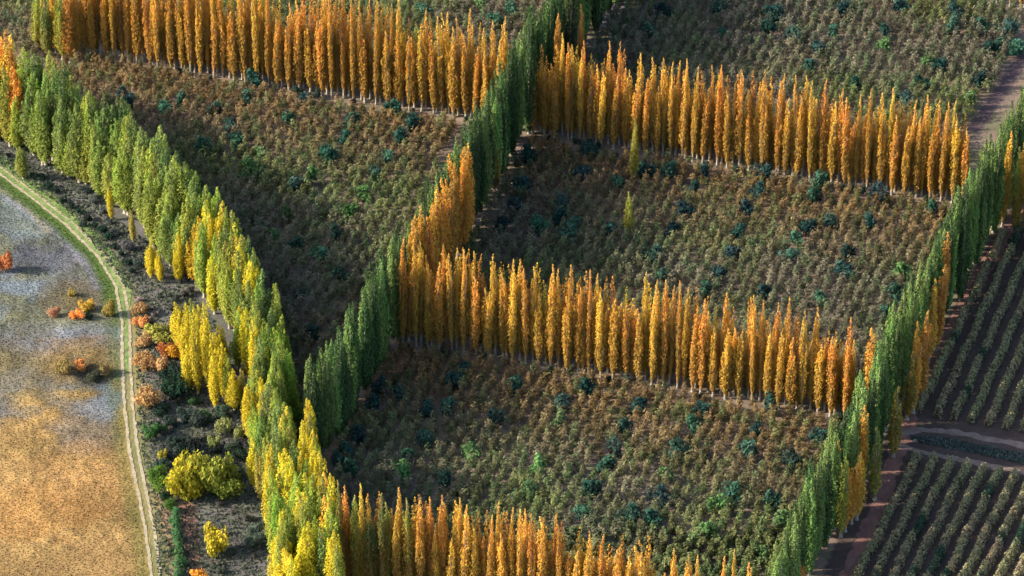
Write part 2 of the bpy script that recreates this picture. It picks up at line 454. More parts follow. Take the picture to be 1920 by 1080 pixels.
# ------------------------------------------------------------------ poplars
TH = 26.0
def poplar_crown(seed, n=2300, rad=1.55, base=.07, mat=None, ramp=6):
    r = np.random.default_rng(seed)
    P, Nn, Ht = [], [], []
    ns = 16
    # upright limbs hugging the trunk, each a flame of leaf clumps
    for k in range(ns):
        top = 1.0 if k == 0 else r.uniform(.9, .99) if (k == 1 and seed % 2) else (r.uniform(.72, .95) if k < 5 else r.uniform(.45, .9))
        z0 = base + r.uniform(0, .06) if k < 10 else r.uniform(base, max(base + .02, top - .35))
        rr_ = 0 if k == 0 else rad * r.uniform(.35, .8) * (1.18 - top * .75)
        ang = r.uniform(0, 2 * math.pi) if k else 0
        m = int(n / ns * (1.5 if k == 0 else r.uniform(.6, 1.25)) * (top - z0) * 1.6)
        t = r.random(m) ** .9
        z = z0 + (top - z0) * t
        off = rr_ * np.sin(np.clip(t * 1.6, 0, 1) * math.pi / 2)
        prof = np.clip(np.minimum(t * ramp + (.35 if ramp > 6 else 0), 1) * (1 - t ** (3.2 if k else 5)), 0, 1) ** .8 * rad * (.34 if k == 0 else .30) + .1
        a = r.uniform(0, 2 * math.pi, m); q = np.sqrt(r.random(m)) * prof
        wv = .12 * np.sin(z * r.uniform(18, 40) + r.uniform(0, 6))
        x = math.cos(ang) * off + np.cos(a) * q + wv; y = math.sin(ang) * off + np.sin(a) * q + wv * .6
        P.append(np.stack([x, y, z * TH], 1)); 
        Nn.append(np.stack([np.cos(a) + x * .5, np.sin(a) + y * .5, np.full(m, .35)], 1)); Ht.append(z)
    P = np.vstack(P); Nn = unit(np.vstack(Nn)); Ht = np.concatenate(Ht)
    # slight bend of the whole column
    bx, by = r.normal(0, .25, 2)
    P[:, 0] += bx * (Ht ** 2); P[:, 1] += by * Ht ** 2
    m = len(P)
    Ls = r.uniform(.35, .8, m) * (1 - .35 * Ht)
    V, F = leaves(P, Nn, Ls, Ls * r.uniform(.3, .45, m), up=1.6, jitter=.5, r=r)
    clump = vnoise(P[:, 0] * 3 + P[:, 1] * 2 + seed, P[:, 2] * .3, 1.2, seed, 2)
    tint = np.clip(.5 + (clump - .5) * .9 + r.normal(0, .16, m), 0, 1)
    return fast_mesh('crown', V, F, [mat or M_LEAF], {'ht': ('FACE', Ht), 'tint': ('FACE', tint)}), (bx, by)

def poplar_trunk(seed, bend):
    r = random.Random(seed)
    parts = [tube([(bend[0] * t * t, bend[1] * t * t, TH * t) for t in (0, .02, .1, .3, .6, .97)], (.42, .3, .25, .2, .12, .02), 7)]
    for k in range(6):
        t0 = .06 + k * .1; a = r.uniform(0, 6.28); q = r.uniform(.5, .9)
        bx, by = bend[0] * t0 * t0, bend[1] * t0 * t0
        parts.append(tube([(bx, by, TH * t0), (bx + math.cos(a) * q * .6, by + math.sin(a) * q * .6, TH * (t0 + .06)), (bx + math.cos(a) * q, by + math.sin(a) * q, TH * (t0 + .22))], (.09, .06, .02), 4))
    return fast_mesh('trunk', *merge(parts), [M_BARK], smooth=True)

def variants(count, s0, **kw):
    out = []
    for i in range(count):
        cr, bd = poplar_crown(s0 + i, **kw); out.append((cr, poplar_trunk(s0 + i, bd)))
    return out
V_SLIM = variants(10, 100, n=3900, rad=1.6, base=.03)
V_DENSE = variants(6, 200, n=5800, rad=2.1, base=.0, mat=M_LEAFG, ramp=20)
V_SOFT = variants(8, 300, n=6600, rad=2.6, base=.03)

def poplar(kind, x, y, h, wid, colour, alpha, label, group, bank):
    root = bpy.data.objects.new(kind, None); COL.objects.link(root)
    root.location = (x, y, 0); root.rotation_euler = (random.gauss(0, .012), random.gauss(0, .012), random.uniform(0, 6.28))
    s = h / TH; root.scale = (wid, wid, s)
    root.empty_display_size = .5
    cr, tr = random.choice(bank)
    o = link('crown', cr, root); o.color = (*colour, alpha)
    link('trunk', tr, root)
    return tag(root, label, 'poplar', group)

def jit(col, amt=.12):
    k = 1 + random.gauss(0, amt); h = random.gauss(0, amt * .6)
    return (min(1, col[0] * k * (1 + h * .3)), min(1, col[1] * k * (1 - h)), min(1, col[2] * k))

def px_h(py_base, px_height):   # metres for a height in photo pixels at a base row
    x, y = G(960, py_base); d = (y + DIST * _c) * _c + DIST * _s * _s
    return px_height * d / FPX / _c

GOLD, GOLD2, RUST = (.68, .35, .06), (.72, .43, .065), (.56, .27, .06)
GREEN, GREENL, YEL, YG = (.050, .092, .034), (.145, .215, .062), (.56, .46, .035), (.27, .32, .055)
ORD = ['first', 'second', 'third', 'fourth', 'fifth', 'sixth']

def colname(c):
    return {GOLD: 'golden orange', GOLD2: 'golden yellow', RUST: 'rust brown', GREEN: 'dark green', GREENL: 'mid green', YEL: 'bright yellow', YG: 'yellow green'}.get(tuple(c), 'olive')

def row_labels(n, name, left, right):
    out = []
    for i in range(n):
        if i < 5: out.append((f'{ORD[i]} ', f' from the {left}'))
        elif i >= n - 5: out.append((f'{ORD[n - 1 - i]} ', f' from the {right}'))
        else:
            t = (i - 5) / max(1, n - 10)
            out.append(('', ', ' + ('left', 'left of centre', 'centre', 'right of centre', 'right')[min(4, int(t * 5))] + ' of the row'))
    return out

def cross_row(line, step, hpx, name, left, right, group, cols, alpha=(.6, .95), hv=(.80, 1.06), bank=V_SLIM, kind='golden_poplar', colf=None):
    pts = resample(line, step * .63); labs = row_labels(len(pts), name, left, right)
    for i, (x, y) in enumerate(pts):
        x += random.gauss(0, .25); y += random.gauss(0, .35) + (1.1 if i % 2 else -.3)
        px, py = to_px(x, y)
        tall = random.random() < .45
        f = random.uniform(.93, 1.06) if tall else random.uniform(.66, .88)
        h = px_h(py, hpx) * f
        c_ = colf(i / len(pts)) if colf else random.choice(cols)
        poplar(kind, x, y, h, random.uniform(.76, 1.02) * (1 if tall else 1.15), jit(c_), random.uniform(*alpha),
               labs[i][0] + (('tall ' if tall else 'shorter ') + colname(c_) + ' ' if not labs[i][0] else '') + name + labs[i][1], group, bank)

cols = [GOLD, GOLD, GOLD2, GOLD]
cross_row(row_A, 2.2, 188, 'poplar in the upper left row', 'left corner', 'central green windbreak', 'golden poplars in the upper left windbreak row', cols)
cross_row(row_B, 2.2, 176, 'poplar in the upper right row', 'central green windbreak', 'right green windbreak', 'golden poplars in the upper right windbreak row', cols)
cross_row(row_C, 2.2, 192, 'poplar in the middle row', 'central green windbreak', 'right green windbreak', 'golden poplars in the middle windbreak row', cols)
cross_row(row_D, 2.2, 200, 'poplar in the bottom row', 'yellow belt', 'gap', 'golden poplars in the bottom windbreak row', cols,
          colf=lambda t: random.choice([YG, GREENL, RUST, GOLD2, GOLD2]) if t < .2 else (YG if random.random() < .04 else random.choice([GOLD, GOLD, GOLD2])))
cross_row(row_D2, 3.2, 195, 'poplar right of the bottom row gap', 'gap', 'right green windbreak', 'poplars right of the gap in the bottom row', cols)
cross_row(row_E, 2.3, 180, 'poplar in the far upper right corner', 'left', 'right edge', 'golden poplars at the far upper right', cols)
cross_row(row_F, 2.6, 222, 'poplar in the shaded row at the right edge', 'green windbreak', 'photo edge', 'poplars at the right edge of the photo', [YG, GOLD2, YG], alpha=(.8, 1))

_SL = [[np.empty(len(m.vertices) * 3, np.float32), m] for m, _ in V_SLIM]
for e_ in _SL: e_[1].vertices.foreach_get('co', e_[0])
bk = []
for ln, hp in ((row_A, 188), (row_B, 176), (row_C, 192), (row_D, 200)):
    for (x, y) in resample(ln, 1.05):
        co, m = random.choice(_SL); v = co.reshape(-1, 4, 3); sel = rng.random(len(v)) < .42; v = v[sel]
        px, py = to_px(x, y); h = px_h(py, hp) * random.uniform(.6, .95) / TH
        a = random.uniform(0, 6.28); ca, sa = math.cos(a), math.sin(a); w_ = random.uniform(.95, 1.25)
        ox, oy = x + 1.0 + random.gauss(0, .3), y + 2.6 + random.gauss(0, .4)
        vv = np.stack([(v[..., 0] * ca - v[..., 1] * sa) * w_ + ox, (v[..., 0] * sa + v[..., 1] * ca) * w_ + oy, v[..., 2] * h], -1)
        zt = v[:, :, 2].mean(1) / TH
        k_ = np.clip((zt - .15) / .6, 0, 1)[:, None]  # lower leaves of this line carry the same painted-in shade
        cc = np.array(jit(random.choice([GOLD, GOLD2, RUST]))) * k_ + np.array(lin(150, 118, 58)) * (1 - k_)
        bk.append((vv, cc))
VV = np.vstack([b[0].reshape(-1, 3) for b in bk]); CC = np.vstack([b[1] for b in bk])
tag(link('back_line_poplars', fast_mesh('back_line_poplars', VV, np.arange(len(VV)).reshape(-1, 4), [M_BACK], {'col': ('FACE', CC), 'tint': ('FACE', rng.random(len(CC)))})),
    'shorter golden poplars filling the second lines of the windbreak rows', 'poplars', kind='stuff')

def belt(line, step, hpx, name, group, kind, bank, colf, hv=(.86, 1.08), side=.5, wid=(.9, 1.25), zone=None):
    pts = resample(line, step)
    for i, (x, y) in enumerate(pts):
        t = i / len(pts); x += random.gauss(0, side); y += random.gauss(0, side)
        px, py = to_px(x, y); f = random.uniform(*hv); h = px_h(py, hpx) * f
        c_, al = colf(t, px, py)
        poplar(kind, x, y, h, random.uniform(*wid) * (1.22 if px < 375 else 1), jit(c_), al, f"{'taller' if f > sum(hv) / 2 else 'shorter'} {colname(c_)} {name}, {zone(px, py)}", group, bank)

def zone1(px, py):
    return ('beside the lower orchard, near its foot' if py > 750 else 'just below the middle row' if py > 640 else 'behind the orange flank' if py > 440
            else 'between orange flank and upper rows' if py > 240 else 'above the upper rows' if py > 60 else 'at the top edge')
def zone2(px, py):
    return ('at the bottom edge' if py > 1100 else 'below the road junction' if py > 880 else 'near the end of the middle row' if py > 720
            else 'beside the middle orchard' if py > 480 else 'near the end of the upper right row' if py > 300 else 'at the upper right corner')
def zone3(px, py):
    return ('at the left edge' if px < 110 else 'above the verge' if px < 250 else 'at the green bend' if px < 370 else 'beside the inner clump' if px < 480
            else 'where it narrows' if py < 850 else 'at the bottom')
gcol = lambda t, px, py: (random.choice([GREEN, GREENL]), 0.0)
belt(green_1, 1.35, 184, 'poplar in the central windbreak', 'green poplars in the central windbreak', 'green_poplar', V_DENSE, gcol, hv=(.93, 1.04), side=.75, wid=(.95, 1.3), zone=zone1)
belt(green_2, 1.35, 188, 'poplar in the right windbreak', 'green poplars in the right windbreak', 'green_poplar', V_DENSE, gcol, hv=(.91, 1.05), side=.75, wid=(.95, 1.3), zone=zone2)
# the orange stretch on the right flank of the central windbreak
belt(GL([(766, 628), (888, 446)]), 1.9, 186, 'poplar on the right flank of the central windbreak', 'orange poplars flanking the central windbreak', 'orange_poplar', V_SLIM,
     lambda t, px, py: (random.choice([RUST, GOLD, GOLD]), .1), side=.5, wid=(1.1, 1.4), zone=lambda px, py: 'upper half' if py < 535 else 'lower half')
def single(px, py, hpx, col, label, kind='golden_poplar', bank=V_SLIM, wid=1.0, al=.4, group=None):
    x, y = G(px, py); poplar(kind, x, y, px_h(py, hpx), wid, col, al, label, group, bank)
single(912, 372, 125, (.36, .24, .05), 'short tan poplar in front of the dark side of the central windbreak')
single(932, 356, 112, (.36, .24, .05), 'second short tan poplar on the dark side of the central windbreak')
single(1048, 205, 175, RUST, 'rust brown poplar against the central windbreak behind the upper right row')
single(1086, 168, 150, RUST, 'small rust poplar near the top of the central windbreak')
single(1186, 345, 120, (.34, .33, .05), 'lone slim yellow green poplar in front of the upper right row', 'lone_poplar')
single(1178, 448, 86, (.26, .30, .05), 'lone short yellow green poplar standing in the middle orchard', 'lone_poplar')
# yellow and orange ones along the right windbreak
for px, py, hp, col, lb in [
    (1628, 785, 170, GOLD, 'orange poplar at the right end of the middle row, set apart'),
    (1702, 768, 165, GOLD, 'orange poplar on the dark side of the right windbreak, above the junction'),
    (1716, 745, 160, RUST, 'rust poplar beside the orange one on the right windbreak'),
    (1730, 672, 150, GOLD2, 'yellow orange poplar high on the right windbreak'),
    (1746, 650, 158, RUST, 'thin tan poplar high on the right windbreak'),
    (1752, 600, 160, RUST, 'slim rust poplar near the top of the right windbreak'),
    (1601, 925, 165, GOLD, 'bright orange poplar beside the end of the middle row'),
    (1596, 968, 125, GOLD2, 'yellow poplar low on the right windbreak'),
    (1574, 990, 130, GOLD, 'orange poplar low on the right windbreak'),
    (1566, 1000, 150, YG, 'yellow green poplar on the lower right windbreak'),
    (1586, 975, 110, GOLD, 'short orange poplar low on the right windbreak, farthest right'),
    (1552, 985, 160, GOLD2, 'yellow tipped poplar on the lit side of the right windbreak'),
    (1630, 930, 130, (.2, .24, .05), 'dull green poplar on the dark side above the orange group'),
    (1665, 850, 130, (.25, .22, .05), 'olive poplar beside the dirt road junction'),
    (1690, 780, 120, (.25, .2, .05), 'olive brown poplar above the dirt road junction'),
    (1484, 1130, 80, RUST, 'small rust poplar at the bottom of the right windbreak')]:
    single(px + (10 if px > 1480 and px != 1628 else 0), py + 6, hp * 1.05, tuple(min(1, q * 1.1) for q in col), lb, wid=1.3)

# the yellow green belt on the left
def rip_col(t, px, py):
    if px < 40: return random.choice([(GOLD, .3), (YG, .3), (GOLD2, .5)])
    if px < 375: return random.choice([(GREENL, .2), (GREENL, .15), ((.09, .16, .05), .2), ((.18, .27, .06), .2), (YG, .3)])
    if px < 470: return random.choice([(YG, .3), (GREENL, .2), ((.19, .26, .05), .2), (GREENL, .2), (YG, .3), (YEL, .2)])
    return random.choice([(YG, .1), (YEL, .15), (YG, .1), ((.20, .29, .05), .1), (GREENL, .1)])
th = ('in its upper left part', 'in its middle bend', 'in its lower part')
belt(rip, 1.45, 166, 'poplar in the back line of the left belt', 'poplars in the back line of the left belt', 'yellow_green_poplar', V_SOFT, rip_col, hv=(.88, 1.06), side=1.2, wid=(1.05, 1.5), zone=zone3)
rip2 = [(x - 2.4, y - 2.2) for x, y in rip]
def rip_col2(t, px, py):
    c_, a_ = rip_col(t, px, py)
    return random.choice([(c_, a_), (random.choice([YEL, YG]) if px > 350 else (.22, .29, .055), .2)])
belt(rip2, 1.7, 135, 'poplar in the front line of the left belt', 'poplars in the front line of the left belt', 'yellow_poplar', V_SOFT, rip_col2, hv=(.7, 1.15), side=1.4, wid=(.9, 1.35), zone=zone3)
# right arm of the V at the bottom, and the mass below it
belt(GL([(574, 925), (592, 990), (612, 1050), (622, 1120), (640, 1180)]), 2.4, 180, 'poplar at the foot of the central windbreak', 'yellow poplars at the foot of the central windbreak', 'yellow_poplar', V_SOFT,
     lambda t, px, py: (random.choice([YEL, YEL, YG, GOLD2]), .2), side=.6, wid=(1, 1.3), zone=lambda px, py: 'upper end' if py < 985 else 'middle' if py < 1070 else 'lower end')
# corner clump upper left
for px, py, hp, col in [(72, 92, 100, YG), (92, 108, 118, GREENL), (106, 98, 135, GOLD2), (118, 112, 130, YG), (132, 116, 140, RUST), (144, 108, 165, GOLD), (84, 84, 85, GOLD2)]:
    single(px, py, hp, col, 'poplar in the mixed green and gold clump at the upper left corner', 'corner_poplar', V_SOFT, 1.1, .4, 'poplars in the upper left corner clump')
# loose yellow poplars between track and belt
for px, py, hp, col, w, lb in [
    (283, 522, 70, YEL, .8, 'short bright yellow poplar standing alone on grey ground'),
    (301, 530, 60, YEL, .6, 'smaller yellow poplar right beside the short bright one'),
    (337, 530, 90, YEL, .8, 'bright yellow poplar just below the left belt'),
    (209, 412, 60, YEL, .5, 'thin yellow sapling below the upper part of the left belt'),
    (250, 455, 60, (.4, .34, .08), .5, 'thin tan sapling left of the yellow pair'),
    (44, 335, 60, (.22, .26, .06), .9, 'small green poplar beside the grass verge'),
    (456, 760, 70, (.4, .34, .08), .6, 'thin pale sapling right of the inner yellow clump')]:
    single(px, py, hp, col, lb, 'yellow_poplar', V_SOFT, w, .15)
for px, py, hp in [(340, 660, 95), (352, 700, 130), (366, 668, 110), (372, 740, 165), (382, 690, 120), (356, 735, 90), (396, 740, 130), (408, 745, 120), (420, 748, 110), (430, 752, 90), (415, 700, 90), (388, 715, 150), (404, 765, 100), (440, 770, 80)]:
    single(px, py, hp, random.choice([YEL, YEL, YG, (.5, .42, .04)]), 'yellow poplar in the loose clump inside the bend of the left belt', 'yellow_poplar', V_SOFT, random.uniform(.8, 1.1), .2, 'yellow poplars in the inner clump')

# ------------------------------------------------------------------ bushes and orchard trees
def bush_arrays(seed, n, rx, rz, lobes=6, leaf=.45, up=.3, z0=.25, nb=.3, jt=.5, spread=.58):
    r = np.random.default_rng(seed)
    P, Nn = [], []
    for k in range(lobes):
        a = r.uniform(0, 6.28); q = rx * r.uniform(.1, spread); cz = rz * r.uniform(.32, .70)
        cx, cy = math.cos(a) * q, math.sin(a) * q
        lr = rx * r.uniform(.26, .6); lz = rz * r.uniform(.18, .42)
        m = n // lobes
        d = unit(r.normal(0, 1, (m, 3))); s = r.random((m, 1)) ** .35
        P.append(np.array([cx, cy, cz]) + d * s * np.array([lr, lr, lz])); Nn.append(d * (1.3 - nb) + np.array([0, 0, nb]))
    P = np.vstack(P); Nn = unit(np.vstack(Nn)); P[:, 2] = np.maximum(P[:, 2], z0 * .3)
    m = len(P); Ls = leaf * r.uniform(.6, 1.3, m)
    V, F = leaves(P, Nn, Ls, Ls * r.uniform(.5, .8, m), up=up, jitter=jt, r=r)
    tint = np.clip(.5 + (vnoise(P[:, 0] * 2 + seed, P[:, 2] * 2 + P[:, 1], 1.2, seed, 2) - .5) * .9 + r.normal(0, .17, m), 0, 1)
    return V, F, tint

def wood_arrays(seed, rx, rz):
    r = random.Random(seed); parts = [tube([(0, 0, 0), (0, 0, rz * .25)], (.14, .11), 5)]
    for k in range(5):
        a = k * 1.256 + r.uniform(-.3, .3); q = rx * r.uniform(.35, .6)
        parts.append(tube([(0, 0, rz * .22), (math.cos(a) * q * .5, math.sin(a) * q * .5, rz * .5), (math.cos(a) * q, math.sin(a) * q, rz * .85)], (.08, .05, .02), 4))
    return merge(parts)

def bush_mesh(name, seed, n, rx, rz, **kw):
    V, F, t = bush_arrays(seed, n, rx, rz, **kw); wv, wf = wood_arrays(seed, rx, rz)
    VV, FF = merge([(V, F), (wv, wf)])
    return fast_mesh(name, VV, FF, [M_BUSH, M_WOOD], {'tint': ('FACE', np.concatenate([t, np.full(len(wf), .5)])), 'ht': ('FACE', np.ones(len(FF)))},
                     mat_idx=[0] * len(F) + [1] * len(wf))

B_ORCH = [bush_mesh('fruit_tree', 400 + i, 420, 1.9, 3.4, leaf=.5, up=.8) for i in range(6)]
B_BUSH = [bush_mesh('bush', 420 + i, 1700, 2.2, 3.2, lobes=11, leaf=.36, spread=.78) for i in range(5)]

def put(name, me, px, py, sc, col, label, cat, group=None, sz=None, world=False):
    x, y = (px, py) if world else G(px, py)
    o = link(name, me); o.location = (x, y, 0); o.rotation_euler[2] = random.uniform(0, 6.28)
    o.scale = (sc * random.uniform(.8, 1.3), sc * random.uniform(.8, 1.2), (sz or sc) * random.uniform(.85, 1.1)); o.color = (*col, 0)
    return tag(o, label, cat, group)

TEAL, TEALD, LGRN, OLV = (.055, .125, .085), (.030, .078, .065), (.12, .22, .08), (.13, .14, .055)
dark_list = {
 'left orchard': [(232,185,0),(245,205,0),(335,200,1),(460,195,1),(478,162,0),(575,196,0),(660,235,1),(545,238,1),(735,212,0),(776,242,0),(648,270,0),(755,272,0),(615,306,0),(495,300,2),(705,336,1),(726,306,1),(440,276,1),(470,336,2),(585,342,2),(680,376,2),(660,412,2),(540,416,2),(630,452,1),(515,450,2),(605,492,1),(560,566,1),(430,250,1),(380,290,1),(560,360,1),(640,530,1),(590,640,1),(556,470,1),(310,215,1),(400,215,1)],
 'middle orchard': [(1105,300,0),(1095,335,0),(1055,390,1),(1042,420,0),(1210,335,0),(1160,360,1),(1145,440,0),(1250,340,1),(1325,335,0),(1300,362,0),(1430,335,0),(1420,375,0),(1535,350,1),(1530,385,1),(1400,405,0),(1385,450,0),(1280,405,0),(1260,440,0),(1375,486,0),(1345,520,0),(1225,490,1),(1245,530,1),(1510,440,0),(1495,460,1),(1590,490,0),(1585,520,0),(1560,430,1),(1635,430,0),(1435,560,0),(1480,490,1),(1680,565,1),(1655,600,1),(1690,520,2),(1745,405,1),(985,310,0),(975,360,0),(965,395,0),(940,430,0),(1010,440,1),(1065,450,1),(1075,430,1),(1320,555,1),(1540,575,1),(1640,380,0)],
 'lower orchard': [(710,745,0),(700,770,0),(742,750,1),(850,730,0),(870,700,0),(800,780,0),(832,775,1),(1050,765,1),(1100,740,0),(965,735,1),(1195,770,0),(1320,780,0),(1445,775,0),(1540,832,0),(1420,820,0),(1400,860,1),(1300,810,1),(1170,810,1),(1050,805,2),(930,800,1),(1145,855,1),(1270,860,1),(880,865,2),(1010,890,2),(1130,880,1),(1250,900,2),(1110,936,0),(1090,975,1),(985,936,2),(1235,946,0),(1225,985,0),(1370,940,1),(1350,960,2),(655,860,0),(632,880,0),(670,830,0),(760,860,1),(790,840,1),(765,900,2),(660,892,1),(1180,980,1),(1445,955,1),(1470,990,2),(1430,1050,2),(1330,1010,2),(830,915,1),(1480,880,1)],
 'upper right orchard': [(1455,40,0),(1440,70,0),(1575,30,0),(1660,70,0),(1655,100,2),(1560,70,1),(1535,100,0),(1690,25,0),(1790,35,0),(1785,65,1),(1765,135,0),(1740,130,2),(1835,165,0),(1850,100,0),(1890,65,0),(1870,95,1),(1520,140,0),(1605,170,0),(1725,165,0),(1815,200,2),(1695,200,1),(1350,30,1),(1240,35,0),(1220,70,1),(1350,70,1),(1480,80,1),(1840,60,1),(1900,100,1)],
 'top centre orchard': [(800,30,1),(900,20,2),(852,4,1),(960,30,1),(935,48,1)],
}
for fld, lst in dark_list.items():
    xs = [p[0] for p in lst]; ys = [p[1] for p in lst]; x0, x1, y0, y1 = min(xs), max(xs), min(ys), max(ys) + 1
    for px, py, k in lst:
        u, v = (px - x0) / (x1 - x0), (py - y0) / (y1 - y0)
        where = ('upper', 'central', 'lower')[min(2, int(v * 3))] + ' ' + ('left', 'middle', 'right')[min(2, int(u * 2.999))]
        nm = ('dark teal green', 'dull green', 'fresh light green')[k]
        put('green_fruit_tree', random.choice(B_ORCH), px, py + 3, random.uniform(1.25, 1.7), jit((TEALD, TEAL, LGRN)[k], .15), f'{nm} fruit tree in the {where} part of the {fld}', 'fruit tree', f'greener fruit trees scattered in the {fld}', sz=random.uniform(1.35, 1.7))

# brown orchard trees: planted in lines parallel to the windbreaks
fields = {
 'lower orchard': [(622, 848), (748, 655), (1000, 700), (1300, 752), (1585, 802), (1500, 985), (1440, 1110), (1425, 1225), (640, 1105)],
 'middle orchard': [(890, 425), (990, 268), (1200, 302), (1500, 352), (1795, 400), (1700, 590), (1610, 770), (1000, 668), (770, 622)],
 'left orchard': [(95, 128), (165, 112), (500, 178), (860, 240), (740, 520), (590, 740), (560, 880), (540, 700), (500, 600), (440, 540), (380, 480), (250, 360), (150, 290), (60, 255)],
 'upper right orchard': [(1005, 232), (1128, 60), (1205, -60), (1700, -10), (1800, -2), (1925, 32), (1870, 150), (1810, 250), (1800, 372), (1500, 320), (1190, 270)],
 'top centre orchard': [(700, -80), (1160, -80), (1120, 10), (960, 170), (890, 210), (500, 148), (300, 110), (300, -80)],
 'far left plot': [(-60, -80), (300, -80), (160, 90), (60, 120), (-60, 60)],
}
dgreen = unit(np.array([np.subtract(green_1[3], green_1[0])]))[0]
dcross = unit(np.array([np.subtract(row_C[-1], row_C[0])]))[0]
spots = []
for fi, (fld, poly) in enumerate(fields.items()):
    W = GL(poly); xs, ys = zip(*W); cx, cy = sum(xs) / len(xs), sum(ys) / len(ys)
    for i in range(-80, 81):
        for j in range(-80, 81):
            x = cx + dgreen[0] * i * 1.5 + dcross[0] * j * 2.5 + random.gauss(0, .28)
            y = cy + dgreen[1] * i * 1.5 + dcross[1] * j * 2.5 + random.gauss(0, .28)
            spots.append((x, y, fi))
S = np.array(spots); keep = np.zeros(len(S), bool); names = list(fields)
for fi, poly in enumerate(fields.values()): keep |= (S[:, 2] == fi) & inpoly(S[:, 0], S[:, 1], GL(poly))
S = S[keep]
PXs, PYs = to_px(S[:, 0], S[:, 1])
vis = (PXs > -60) & (PXs < 1980) & (PYs > -50) & (PYs < 1130)
S, PXs, PYs = S[vis], PXs[vis], PYs[vis]
dk = np.array([G(p[0], p[1] + 3) for l in dark_list.values() for p in l])
dm = np.min(np.hypot(S[:, None, 0] - dk[None, :, 0], S[:, None, 1] - dk[None, :, 1]), 1)
ok = (dm > 2.2) & (rng.random(len(S)) > .03)
S, PXs, PYs = S[ok], PXs[ok], PYs[ok]
RB, OB, GY = np.array((.245, .165, .072)), np.array((.165, .205, .072)), np.array((.18, .17, .12))
rows_all = [row_A + GL([(885, 224)]), row_B, row_C, row_D]
def spot_col(x, y):
    X_, Y_ = np.array([x]), np.array([y])
    n_a, n_b = vnoise(X_, Y_, 26, 41)[0], vnoise(X_, Y_, 9, 42)[0]
    d = min(polydist(X_, Y_ + 10, l)[0] for l in (row_A, row_B, row_C))
    kr = float(np.clip(1.15 - d / 26, 0, 1)) * .8 + .25 * n_b
    kg = smooth(.35, .7, n_a) * (1 - kr * .8)
    c_ = GY * (1 - kg) + OB * kg
    c_ = c_ * (1 - min(1, kr)) + RB * min(1, kr)
    if random.random() < .28: c_ = c_ * .4 + np.array((.085, .15, .06)) * .6
    return tuple(np.clip(c_ * random.choice([random.uniform(.5, .8), random.uniform(.8, 1.3), random.uniform(.9, 1.35)]), 0, 1))
near = (PYs < 1079) & (PXs > 620) & (S[:, 2] == 0)
order = np.argsort(-PYs * near)          # the nearest trees are the ones that show largest
indiv = set(order[:290].tolist())
bankV = [bush_arrays(440 + i, 96, 1.15, 3.8, lobes=4, leaf=.62, up=1.0, nb=.9, jt=.35) for i in range(6)]
stuff = []
lowY, highY = PYs[list(indiv)].min(), PYs[list(indiv)].max() + 1
B_BROWN = [bush_mesh('orchard_tree', 460 + i, 170, 1.2, 3.3, lobes=4, leaf=.5, up=1.0, nb=.9, jt=.35) for i in range(6)]
for q in range(len(S)):
    x, y = S[q, 0], S[q, 1]; cl = spot_col(x, y); sc = random.uniform(.95, 1.35)
    if q in indiv:
        u = ('left', 'left centre', 'centre', 'right centre', 'right')[min(4, int((PXs[q] - 620) / 900 * 5))]
        v = ('back', 'middle', 'front')[min(2, int((PYs[q] - lowY) / (highY - lowY) * 3))]
        put('brown_fruit_tree', random.choice(B_BROWN), x, y, sc, cl, f'small brownish fruit tree, {u} of the lower orchard, {v} part above the bottom poplars', 'fruit tree', 'brown fruit trees in the front of the lower orchard', world=True)
    else: stuff.append((x, y, sc, cl, int(S[q, 2])))
for fi, fld in enumerate(names):
    sub = [s for s in stuff if s[4] == fi]
    if not sub: continue
    Vs, Cs, Ts, n0 = [], [], [], 0
    for (x, y, sc, cl, _) in sub:
        V, F, t = random.choice(bankV); a = random.uniform(0, 6.28); ca, sa = math.cos(a), math.sin(a)
        Vs.append(np.stack([(V[:, 0] * ca - V[:, 1] * sa) * sc + x, (V[:, 0] * sa + V[:, 1] * ca) * sc + y, V[:, 2] * sc * random.uniform(.9, 1.15)], 1))
        Cs.append(np.tile(np.array(cl), (len(F), 1))); Ts.append(t)
    VV = np.vstack(Vs).reshape(-1, 4, 3)[:, :3].reshape(-1, 3); FF = np.arange(len(VV)).reshape(-1, 3)
    o = link('orchard_trees', fast_mesh('orchard_trees', VV, FF, [M_FIELD], {'col': ('FACE', np.vstack(Cs)), 'tint': ('FACE', np.concatenate(Ts))}))
    tag(o, f'mass of small brown and olive fruit trees filling the {fld}', 'orchard', kind='stuff')

